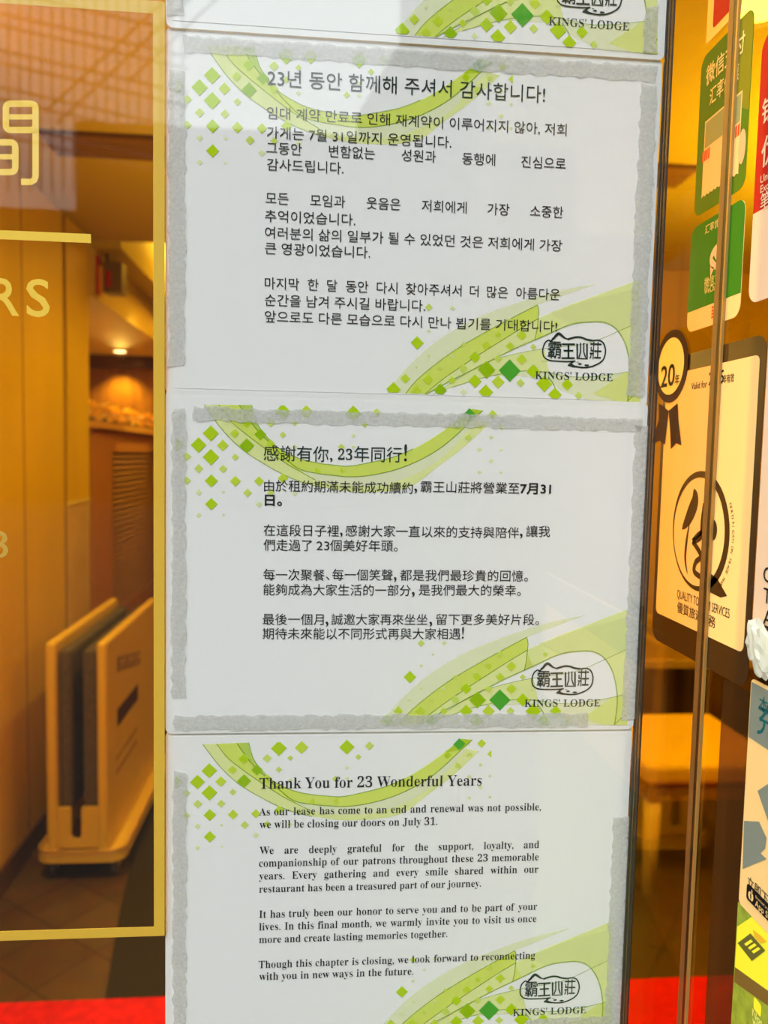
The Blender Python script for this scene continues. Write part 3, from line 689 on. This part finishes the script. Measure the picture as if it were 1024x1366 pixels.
for i in range(4): g.flat([(p[0]+.0002, p[1]+i*.0021), (p[0]+.004, p[1]+i*.0021), (p[0]+.004, p[1]+i*.0021+.0014), (p[0]+.0002, p[1]+i*.0021+.0014)], WF, M_ORANGE, .0005)
part(g, 'small_print', r)
# --- red sticker top
r = empty('payment_sign', loc((-.01, 1.81)), 'red sign in a yellow border, cut by the top edge above the green stickers', 'sign')
g = MB(); q0 = sp(942, 60); g.prism(rrect(q0[0], q0[1], .010, 1.92, .002), WF, mat('amber_border_print', srgb(250, 186, 84), .4), 0, .0003); part(g, 'border', r)
g = MB(); q1 = sp(951, 38); g.flat(rrect(q1[0], q1[1]-.0005, .0035, 1.915, .003), WF, M_RED, .0004); g.flat([(.004, 1.7885), (.009, 1.7885), (.009, 1.9), (.004, 1.9)], WF, M_BLACK, .00038); part(g, 'red_field', r)
# --- red and white sticker at the right edge
r = empty('payment_sticker', loc((.07, 1.66)), 'red and white payment sticker at the right edge with large white characters', 'sticker')
g = MB(); g.prism(rrect(.0362, 1.5945, .105, 1.7475, .009), WF, M_PINK, 0, .0003); part(g, 'backing', r)
g = MB(); rc = rrect(.0362, 1.5945, .105, 1.7475, .009); zc = sp(1008, 284)[1]; g.flat([(.105, zc)]+[p for p in rc if p[1] > zc]+[(.0362, zc)], WF, M_RED, .00036); part(g, 'red_field', r)
g = MB()
for t, a0, b, em in (('银联', 1016.5, 165, .0155), ('优惠', 1015.5, 222, .0185), ('UnionPay', 1015, 245, .0062), ('Exclusive', 1015, 258, .0062), ('笔笔', 1014.5, 280, .0105)):
    g = MB(); z = sp(a0, b)[1]; T_, wd = glyphs(t, .008); g.text(T_, WF, su(z, a0), z, em, em, M_PINK, .0006); part(g, 'lettering', r)
# --- certification plate
r = empty('certification_plate', loc((-.01, 1.47)), 'dark brown and cream certification plate with brush circle, straddling the glass edge', 'plate')
g = MB(); g.prism(rrect(-.0735, 1.3660, .0582, 1.5745, .010), WF, M_DARKP, 0, .0003); part(g, 'backing', r)
cl, cr = sp(878, 760)[0], sp(1011, 530)[0]; ctop, cbot = sp(1000, 476)[1], sp(985, 868)[1]
g = MB(); g.prism(rrect(cl, cbot, cr, ctop, .0045), WF, M_CREAM, .0003, .0006); part(g, 'cream_panel', r)
g = MB()
wfit(g, 'Valid for', 923, 944, 520, M_BLACK, em=.0068, d=.0008); wfit(g, '2025', 946, 966, 514, M_BLACK, em=.0118, d=.0008, bold=.01); wfit(g, '年有效', 965.5, 980, 511, M_BLACK, em=.0062, d=.0008, bold=.005)
part(g, 'lettering', r); g = MB(); wfit(g, 'QUALITY TOURISM SERVICES', 904, 974, 797, M_DARKP, em=.0086, d=.0008); wfit(g, '優質旅遊服務', 904, 955, 815, M_DARKP, em=.0083, d=.0008, bold=.005)
part(g, 'lettering', r)
g = MB()                                            # brush circle, tail and brush figure
el, er = sp(897, 715)[0], sp(973, 715)[0]; et, eb = sp(945, 631)[1], sp(930, 787)[1]
cx, cy, rx, ry = (el+er)/2, (et+eb)/2, (er-el)/2-.0018, (et-eb)/2-.001
pts = [(cx+rx*math.cos(a), cy+ry*math.sin(a)) for a in np.linspace(-1.05, -1.05+2*PI*.985, 60)]
g.stroke(pts, .0052, WF, M_DARKP, .0008, taper=lambda t: .85+.25*math.sin(2*PI*t+.6)-.55*max(0, math.sin(2*PI*(t-.55)))*.8)
def bs(pp, wd, tp=None): g.stroke(spline([sp(*p) for p in pp], 6), wd, WF, M_DARKP, .0008, taper=tp)
leaf = lambda t: max(.06, math.sin(PI*t)**.8)
bs(((927, 652), (928, 668), (920, 690), (911, 706)), .0105, leaf)
bs(((921, 696), (917, 720), (915, 745), (918, 766)), .0028, leaf)
bs(((941, 672), (938, 695), (936, 715), (925, 722)), .0045)
bs(((925, 722), (936, 741), (929, 750), (927, 762), (936, 770)), .0040)
bs(((936, 741), (945, 735)), .0035); bs(((925, 722), (934, 712), (945, 708)), .0036)
g.flat(ellipse(*sp(952, 707), .0052, .0068, 18), WF, M_DARKP, .0008)
g.flat([tuple(sp(*p)) for p in ((934, 768), (945, 762), (958, 772), (971, 795), (962, 797), (948, 790))][::-1], WF, M_DARKP, .0008)
part(g, 'brush_emblem', r)
g = MB(); Tt = 'CERTIFICATION TRADE MARK'
for i, ch in enumerate(Tt):
    if ch == ' ': continue
    a = .50-1.32*i/len(Tt); px_, py_ = cx+(rx+.0058)*math.cos(a), cy+(ry+.0058)*math.sin(a); T_, wd = glyphs(ch)
    g.text(T_, WF, px_, py_, .0034, .0034, M_DARKP, .0008, rot=a-PI/2)
part(g, 'small_print', r)
# --- rosette
r = empty('rosette_sticker', loc((-.061, 1.5677)), 'round maroon and cream rosette sticker reading 20, with two ribbon tails', 'sticker')
c = (-.0615, 1.5690)
g = MB()
for tail in (((880, 538), (893, 548), (888, 593), (881, 588), (872, 592), (871, 589), (880, 560)), ((893, 548), (905, 538), (906, 560), (910, 594), (903, 591), (896, 599), (895, 575))):
    pt = [tuple(sp(*p)) for p in tail]
    g.flat(pt[::-1] if sum(pt[i][0]*pt[(i+1) % len(pt)][1]-pt[(i+1) % len(pt)][0]*pt[i][1] for i in range(len(pt))) < 0 else pt, WF, M_MAROON, .0009)
part(g, 'ribbon_tails', r)
g = MB(); g.prism(ellipse(*c, .0262, .0262, 40), WF, M_MAROON, .0007, .0011); part(g, 'disc', r)
g = MB(); g.prism(ellipse(*c, .0205, .0205, 40), WF, M_PALE, .0011, .0012); part(g, 'cream_disc', r)
g = MB(); wfit(g, '20', 883, 901.5, 517, M_BLACK, em=.0222, d=.0014, bold=.012); wfit(g, '年', 902, 908, 513, M_BLACK, em=.0085, d=.0014, bold=.008); part(g, 'lettering', r)
# --- tinted film below
M_FILM = film('brown_tint_film', (.09, .04, .01), .45, tint=(.62, .42, .22))
g = MB(); a = su(1.33, 961); b = su(1.33, 1003.5); g.prism(rrect(a, .9, b+.03, 1.3655, .004), WF, M_FILM, .0, .0002)
tag(g.build('tint_film', origin=loc((a, .9))), 'brown tinted film strip on the side glass below the plate', 'film')
# --- pale sheet with cut letters
r = empty('paper_notice', loc((.065, 1.47)), 'pale paper notice with large black letters, right of the cream plate', 'notice')
g = MB(); g.prism([(.0596, 1.388), (.13, 1.388), (.13, 1.566), (.0596, 1.566)], WF, M_PINK, 0, .0003); part(g, 'paper', r)
g = MB()
for ch, b in (('O', 775), ('T', 803), ('A', 832), ('T', 853)):
    z = sp(1018, b)[1]; T_, wd = glyphs(ch, .004); g.text(T_, WF, su(z, 1018.5), z, .0125, .0125, M_BLACK, .0006); part(g, 'lettering', r); g = MB()
# --- crumpled plastic
rng = random.Random(3); bm = bmesh.new(); bmesh.ops.create_icosphere(bm, subdivisions=3, radius=1)
p = sp(1016, 862)
for v in bm.verts:
    s_ = 1+rng.uniform(-.22, .22); v.co = Vector((WX-.0035+v.co.x*.0032*s_, -(p[0]+.004)+v.co.y*.013*s_, p[1]+v.co.z*.0145*s_+v.co.y*.005))
me = bpy.data.meshes.new('wrapper'); bm.to_mesh(me); bm.free(); me.materials.append(mat('white_plastic', (.72, .70, .55), .25))
o = bpy.data.objects.new('crumpled_wrapper', me); COL.objects.link(o); tag(o, 'crumpled white plastic wrapper stuck above the blue grey poster', 'wrapper')
# --- blue grey and cream poster
r = empty('poster', loc((.1, 1.3)), 'cream and slate blue poster at the right edge with a black download badge', 'poster', 'posters at the right edge')
x0 = .0625; x1 = .36; pt, pb = 1.3745, 1.2375
g = MB(); g.prism(rrect(x0, pb, x1, pt, .003), WF, M_CREAM, .0003, .0007); part(g, 'backing', r)
g = MB()
zt, zm = sp(1005, 910)[1], sp(1003, 985)[1]
g.flat([(x0+.0008, zm), (x1, zm), (x1, zt), (x0+.0008, zt)], WF, M_SLATE, .0009)
g.flat([tuple(sp(*q)) for q in ((1012, 1055), (1030, 1043), (1060, 1100), (1040, 1135))][::-1], WF, M_SLATE, .0009)
g.flat([tuple(sp(*q)) for q in ((994, 1095), (1014, 1096), (1024, 1118), (1022, 1132), (1016, 1138), (1024, 1146), (992, 1159))][::-1], WF, M_SLATE, .0009)
part(g, 'printed_pattern', r)
g = MB()
for t, a0, b, em, mt in (('本店', 1014, 945, .0095, M_TEAL), ('充電', 1011.5, 974, .021, M_TEAL), ('立即下載', 998.5, 1180, .0072, M_BLACK)):
    z = sp(a0, b)[1]; T_, wd = glyphs(t, .004); g.text(T_, WF, su(z, a0), z, em, em, mt, .0011); part(g, 'lettering', r); g = MB()
b0, b1 = sp(997.5, 1197), sp(997.5, 1178)
g = MB(); bu0 = b0[0]; bz0_, bz1_ = b0[1]-.0005, b0[1]+.0088; g.prism(rrect(bu0, bz0_, bu0+.034, bz1_, .0016), WF, M_BLACK, .0007, .0012)
bd = part(g, 'download_badge', r)
g = MB(); ax, az = bu0+.0048, (bz0_+bz1_)/2-.0006
g.flat(ellipse(ax-.0009, az, .0017, .0024, 14), WF, M_CREAM, .0014); g.flat(ellipse(ax+.0009, az, .0017, .0024, 14), WF, M_CREAM, .0014); g.flat(ellipse(ax+.0008, az+.0034, .0005, .0010, 10), WF, M_CREAM, .0014)
T_, wd = glyphs('Download on the'); g.text(T_, WF, bu0+.0095, az+.0020, .0021, .0021, M_CREAM, .0014)
T_, wd = glyphs('App Store', .004); g.text(T_, WF, bu0+.0095, az-.0027, .0052, .0052, M_CREAM, .0014)
lt = g.build('lettering'); lt.parent = bd; lt.location = -Vector((0, 0, 0))
lt.matrix_parent_inverse = Matrix.Identity(4); lt.location = -(bd.location+r.location)
# --- yellow green poster
M_YG = mat('yellow_green_print', srgb(150, 165, 40), .5, noise=(160, .25)); M_YEL = mat('yellow_print', srgb(250, 240, 40), .5)
r = empty('poster', loc((.1, 1.18)), 'bright yellow and green poster below the cream one at the lower right edge', 'poster', 'posters at the right edge')
yx = .0612
g = MB(); g.prism([(yx, .80), (x1, .80), (x1, 1.2372), (yx, 1.2372)], WF, M_YG, .0, .0003); part(g, 'backing', r)
g = MB()
def pg(L, mt, d): 
    pt = [tuple(sp(*q)) for q in L]
    if sum(pt[i][0]*pt[(i+1) % len(pt)][1]-pt[(i+1) % len(pt)][0]*pt[i][1] for i in range(len(pt))) < 0: pt.reverse()
    g.flat(pt, WF, mt, d)
pg(((984, 1236), (1008, 1220), (1030, 1240), (1030, 1325), (981, 1290)), M_YEL, .0005)
pg(((981, 1290), (1030, 1325), (1030, 1345), (980, 1310)), mat('olive_brown_print', srgb(120, 90, 20), .5), .0005)
pg(((985, 1258), (1002, 1245), (1022, 1268), (1004, 1282)), mat('moss_print', srgb(95, 90, 20), .6), .0007)
for i in range(3): pg(((994+i*5, 1262+i*5-3), (1003+i*5, 1256+i*5-3), (1006+i*5, 1259+i*5-3), (997+i*5, 1265+i*5-3)), M_YEL, .0009)
pg(((1006, 1240), (1016, 1248), (1024, 1256), (1016, 1258), (1008, 1250)), mat('amber_print', srgb(240, 180, 20), .5), .0009)
p = sp(1006, 1345); g.flat(rrect(p[0], p[1], p[0]+.0075, p[1]+.0075, .0015), WF, M_YEL, .0007)
part(g, 'printed_pattern', r)
g = MB()
for t, b in (('Not', 1354), ('with', 1364)):
    z = sp(1004.5, b)[1]; T_, wd = glyphs(t, .012); g.text(T_, WF, su(z, 1004.5), z, .0062, .0062, mat('lemon_print', srgb(240, 240, 120), .5), .0007); part(g, 'lettering', r); g = MB()

# ================================================================== INTERIOR THINGS
M_BRASS = mat('brushed_gold', (.80, .50, .09), .35, .5)
M_GOLDP = mat('gold_paint', (.62, .40, .03), .4)
M_FELT = mat('grey_microfibre', (.085, .06, .035), .95, noise=(120, .35), bump=.6)
# umbrella dryer
DX0, DX1, DY0, DY1 = -.955, -.655, 2.15, 3.02
r = empty('umbrella_dryer', (-.805, 2.58, 0), 'gold wet umbrella dryer with two tall panels and grey pads on casters', 'umbrella dryer')
g = MB()
tray = [(x, y) for x, y in rrect(DX0, DY0, DX1, DY1, .05)]
FZ = frame((0, 0, 0), (1, 0, 0), (0, 1, 0))
g.prism(tray, FZ, M_GOLDP, .075, .098); inner = rrect(DX0+.008, DY0+.008, DX1-.008, DY1-.008, .045)
n = len(tray)
for o_, i_ in ((tray, inner),):
    v = [FZ(u_, w_, .098) for u_, w_ in o_]+[FZ(u_, w_, .118) for u_, w_ in o_]+[FZ(u_, w_, .118) for u_, w_ in i_]+[FZ(u_, w_, .098) for u_, w_ in i_]
    g.add(v, [(k*n+i, k*n+(i+1) % n, (k+1)*n+(i+1) % n, (k+1)*n+i) for k in range(3) for i in range(n)], M_BRASS)
g.build('base_tray', r)
for x0, x1 in ((-.917, -.882), (-.747, -.714)):
    g = MB(); g.box((x0, 2.16, .1), (x1, 2.985, .845), M_GOLDP)
    sd = g.build('side_panel', r, bevel=.012, origin=((x0+x1)/2, 2.57, .1))
g = MB(); rng = random.Random(5)
yy, pitch = 2.34, .075
for i in range(6):                                   # printed character blocks and picture on the outer face
    z = .70-.012*i; y = 2.30+.062*i
    for k in range(4):
        if k == 2 and i % 2: continue
        g.box((-.7142, y+.003, z+k*.014), (-.7134, y+.047, z+k*.014+.008), M_DARKP)
    g.box((-.7142, y+.022, z-.004), (-.7134, y+.030, z+.056), M_DARKP)
g.box((-.7142, 2.30, .50), (-.7134, 2.62, .565), M_DARKP)
for z in (.38, .33): g.box((-.7142, 2.28, z), (-.7134, 2.60, z+.014), mat('faint_brown_print', (.32, .17, .03), .5))
g.build('printed_marks', r)
for x0, x1 in ((-.882, -.838), (-.803, -.747)):
    g = MB(); g.box((x0, 2.185, .24), (x1, 2.97, .815), M_FELT); g.build('brush_pad', r, bevel=.018, origin=((x0+x1)/2, 2.57, .24))
g = MB()
fp = [(-.882, .118), (-.747, .118), (-.747, .262), (-.803, .262), (-.803, .165)]+[(-.8205+.0175*math.cos(a), .165+.0175*math.sin(a)) for a in np.linspace(0, -PI, 9)[1:-1]]+[(-.838, .165), (-.838, .262), (-.882, .262)]
g.prism(fp, frame((0, 2.17, 0), (1, 0, 0), (0, 0, 1)), M_GOLDP, -.012, 0); g.build('front_plate', r)
g = MB(); g.box((-.878, 2.5, .1), (-.75, 2.6, .2), M_DARKW); g.build('inner_bar', r)
for x in (-.91, -.70):
    for y in (2.22, 2.95):
        g = MB(); g.tube([(x-.009, y, .031), (x+.009, y, .031)], .031, mat('grey_rubber', (.10, .08, .06), .5), 18)
        g.box((x-.014, y-.008, .03), (x-.010, y+.008, .078), M_BRASS); g.box((x+.010, y-.008, .03), (x+.014, y+.008, .078), M_BRASS); g.build('caster', r)
# ceiling air grille
r = empty('ceiling_vent', (-.2, 2.05, 2.45), 'dark slotted air grille in the ceiling above the dryer', 'vent')
g = MB(); g.box((-.85, 1.965, 2.438), (1.2, 2.135, 2.45), M_DARKW); g.build('backing', r)
g = MB()
for i in range(7): g.box((-.845, 1.972+i*.0235, 2.428), (1.195, 1.980+i*.0235, 2.438), mat('bronze_slat', (.26, .14, .04), .5))
g.build('slats', r)
# exit box sign
p = onY(143, 372, 3.3); r = empty('hanging_sign', (p[0], 3.3, p[2]), 'small red and grey box sign hung from the ceiling edge over the cabinet', 'sign')
g = MB(); g.box((p[0]-.01, 3.27, p[2]-.07), (p[0]+.075, 3.36, p[2]+.075), mat('sign_grey', (.16, .11, .035), .5)); g.build('body', r, bevel=.006)
g = MB(); g.box((p[0]-.075, 3.262, p[2]-.08), (p[0]-.03, 3.30, p[2]+.10), mat('sign_red', (.45, .02, .01), .4)); g.box((p[0]+.005, 3.262, p[2]-.045), (p[0]+.025, 3.27, p[2]+.03), mat('sign_red', (.45, .02, .01), .4)); g.build('red_panel', r)
g = MB(); g.box((p[0]-.03, 3.265, p[2]-.07), (p[0]-.01, 3.30, p[2]+.05), mat('sign_amber', (.7, .35, .05), .4)); g.tube([(p[0], 3.3, p[2]+.07), (p[0], 3.3, 2.46)], .006, M_DARKW); g.build('bracket', r)
# louvred cabinet
r = empty('louvre_cabinet', (-1.25, 4.0, 0), 'tall walnut cabinet with louvred side panel behind the umbrella dryer', 'cabinet')
g = MB(); g.box((-1.75, 3.2, 0), (-1.08, 5.3, 1.60), M_WALN); g.box((-1.08, 3.2, 0), (-1.05, 3.54, 1.60), mat('warm_walnut', (.42, .17, .022), .4)); g.box((-1.08, 3.54, 0), (-1.05, 5.3, .66), M_WALN); g.box((-1.08, 3.54, 1.49), (-1.05, 5.3, 1.60), mat('warm_walnut', (.42, .17, .022), .4)); g.build('carcass', r)
g = MB(); g.box((-1.80, 3.17, 1.60), (-1.02, 5.35, 1.632), mat('golden_top', (.58, .30, .05), .35)); g.build('top_slab', r)
g = MB(); g.box((-1.079, 3.55, .66), (-1.074, 5.29, 1.49), M_DARKW)
for i in range(27):
    z = .672+i*.0302
    g.add([(-1.076, 3.56, z+.022), (-1.056, 3.56, z), (-1.056, 3.56, z+.006), (-1.076, 3.56, z+.028), (-1.076, 5.28, z+.022), (-1.056, 5.28, z), (-1.056, 5.28, z+.006), (-1.076, 5.28, z+.028)],
          [(0, 1, 5, 4), (1, 2, 6, 5), (2, 3, 7, 6), (3, 0, 4, 7), (0, 3, 2, 1), (4, 5, 6, 7)], mat('louvre_wood', (.27, .125, .03), .45))
g.build('louvre_panel', r)
# flowers on the cabinet
def bloom():
    q = MB(); rng = random.Random(11); mt = mat('orange_petals', (.98, .62, .03), .6); m2 = mat('yellow_petals', (1.0, .80, .14), .6)
    for k in range(70):
        th = math.acos(1-2*(k+.5)/70*.8); ph = k*2.399
        d_ = Vector((math.sin(th)*math.cos(ph), math.sin(th)*math.sin(ph), math.cos(th)))
        a_ = d_.cross(Vector((0, 0, 1))); a_ = (a_ if a_.length > .01 else Vector((1, 0, 0))).normalized(); b_ = d_.cross(a_)
        c_ = Vector((0, 0, .055)); L_ = .062*rng.uniform(.85, 1.1); w_ = .016
        q.add([c_+d_*.015, c_+d_*L_*.6+a_*w_, c_+d_*L_+b_*.008, c_+d_*L_*.6-a_*w_], [(0, 1, 2, 3)], mt if k % 3 else m2)
    return q
rb = None
for i, (x, y) in enumerate(((-1.12, 3.42), (-1.11, 3.62), (-1.12, 3.84), (-1.10, 4.08), (-1.12, 4.34), (-1.11, 4.62), (-1.12, 4.92))):
    e = empty('flower_head', (x, y, 1.632), 'round orange and yellow flower head in the row on the cabinet', 'flower', 'orange flowers along the cabinet top')
    if rb is None:
        a_ = bloom().build('petals'); g = MB(); g.tube([(0, 0, 0), (0, 0, .05)], .012, mat('stem_green', (.10, .12, .02), .6)); b_ = g.build('stem'); rb = (a_, b_)
        for o in rb: o.parent = e; o.location = (0, 0, 0)
    else:
        for o in rb: cpy = o.copy(); COL.objects.link(cpy); cpy.parent = e; cpy.location = (0, 0, 0)
        e.rotation_euler = (0, 0, i*1.1)
# downlights
M_LENS = mat('lamp_lens', (1, .8, .4), .4, emit=(1, .72, .28), estr=9)
def downlight(x, y, z, label, power, ang=95, rad=.045, aim=None):
    e = empty('downlight', (x, y, z), label, 'downlight', 'round ceiling downlights')
    g = MB(); g.lathe([(rad+.02, 0), (rad+.02, -.006), (rad, -.008), (rad, 0)], (x, y, z), mat('cream_ring', (.8, .6, .3), .4)); g.build('trim_ring', e, smooth=True)
    g = MB(); g.prism(ellipse(x, y, rad, rad, 20), FZ, M_LENS, z-.005, z-.002); g.build('lamp_lens', e)
    b = spot_light('downlight_beam', (x, y, z-.02), power, ang=ang)
    if aim: b.rotation_euler = (Vector((x, y, z-.02))-Vector(aim)).to_track_quat('Z', 'Y').to_euler()
p = onZ(160, 468, 2.2); downlight(p[0], p[1], 2.2, 'small lit downlight in the low soffit above the flowers', 120, 62, aim=(-1.1, 4.0, 1.7))
p = onZ(1016, 6, 2.45); downlight(p[0], p[1], 2.45, 'bright downlight in the ceiling between the green and red stickers', 12, 120, .06)
b = spot_light('flower_fill', (-.5, 3.95, 2.7), 90, (1, .7, .14), 42); b.rotation_euler = (Vector((-.5, 3.95, 2.7))-Vector((-1.1, 4.0, 1.7))).to_track_quat('Z', 'Y').to_euler()  # hidden spot added to brighten the flowers, no fitting there
pw = onY(160, 505, 5.42); spot_light('niche_beam', (pw[0], 5.36, 2.16), 30, (1, .66, .05), 110, r=.02)
# stool seen through the side glass
cx, cy = 1.365, 2.22
r = empty('dining_stool', (cx, cy, 0), 'upholstered honey coloured stool with tapered legs seen through the amber side glass', 'stool')
hw, hd = .25, .265
M_SEAT = mat('honey_upholstery', (.85, .53, .02), .7, spec=.1)
g = MB(); g.box((cx-hw, cy-hd, .40), (cx+hw, cy+hd, .475), M_SEAT); g.build('seat', r, bevel=.022, origin=(cx, cy, .40))
g = MB(); g.box((cx-hw+.015, cy-hd+.015, .345), (cx+hw-.015, cy+hd-.015, .40), mat('seat_frame_wood', (.28, .14, .02), .5)); g.build('seat_frame', r)
for sx in (-1, 1):
    for sy in (-1, 1):
        bx, by = cx+sx*(hw-.05), cy+sy*(hd-.05)
        g = MB(); g.tube([(bx, by, .36), (bx+sx*.004, by+sy*.004, 0)], .03, mat('pale_wood', (.80, .56, .12), .5), 10, radii=[.032, .02]); g.build('leg', r, smooth=True)
# carpet and dark floor patch
def carpet_mat():
    k = mat('red_carpet_pile', (.60, .012, .002), .95, spec=.05, noise=(40, .18), bump=.3); return k
g = MB(); g.box((-1.0, .05, .0), (4.2, 1.555, .012), carpet_mat()); tag(g.build('entrance_carpet', origin=(0, .8, 0)), 'bright red carpet on the floor just inside the glass', 'carpet')
g = MB(); g.prism([(-.56, 1.56), (.4, 1.56), (.4, 3.2), (-.78, 3.2), (-.62, 1.95)], FZ, mat('dark_floor_tone', (.030, .022, .006), .95, spec=.05), 0, .010); tag(g.build('dark_floor_patch', origin=(-.2, 2.3, 0)), 'dark olive floor patch to the right of the umbrella dryer', 'mat')  # darker slab on the tiles with a slanted left edge
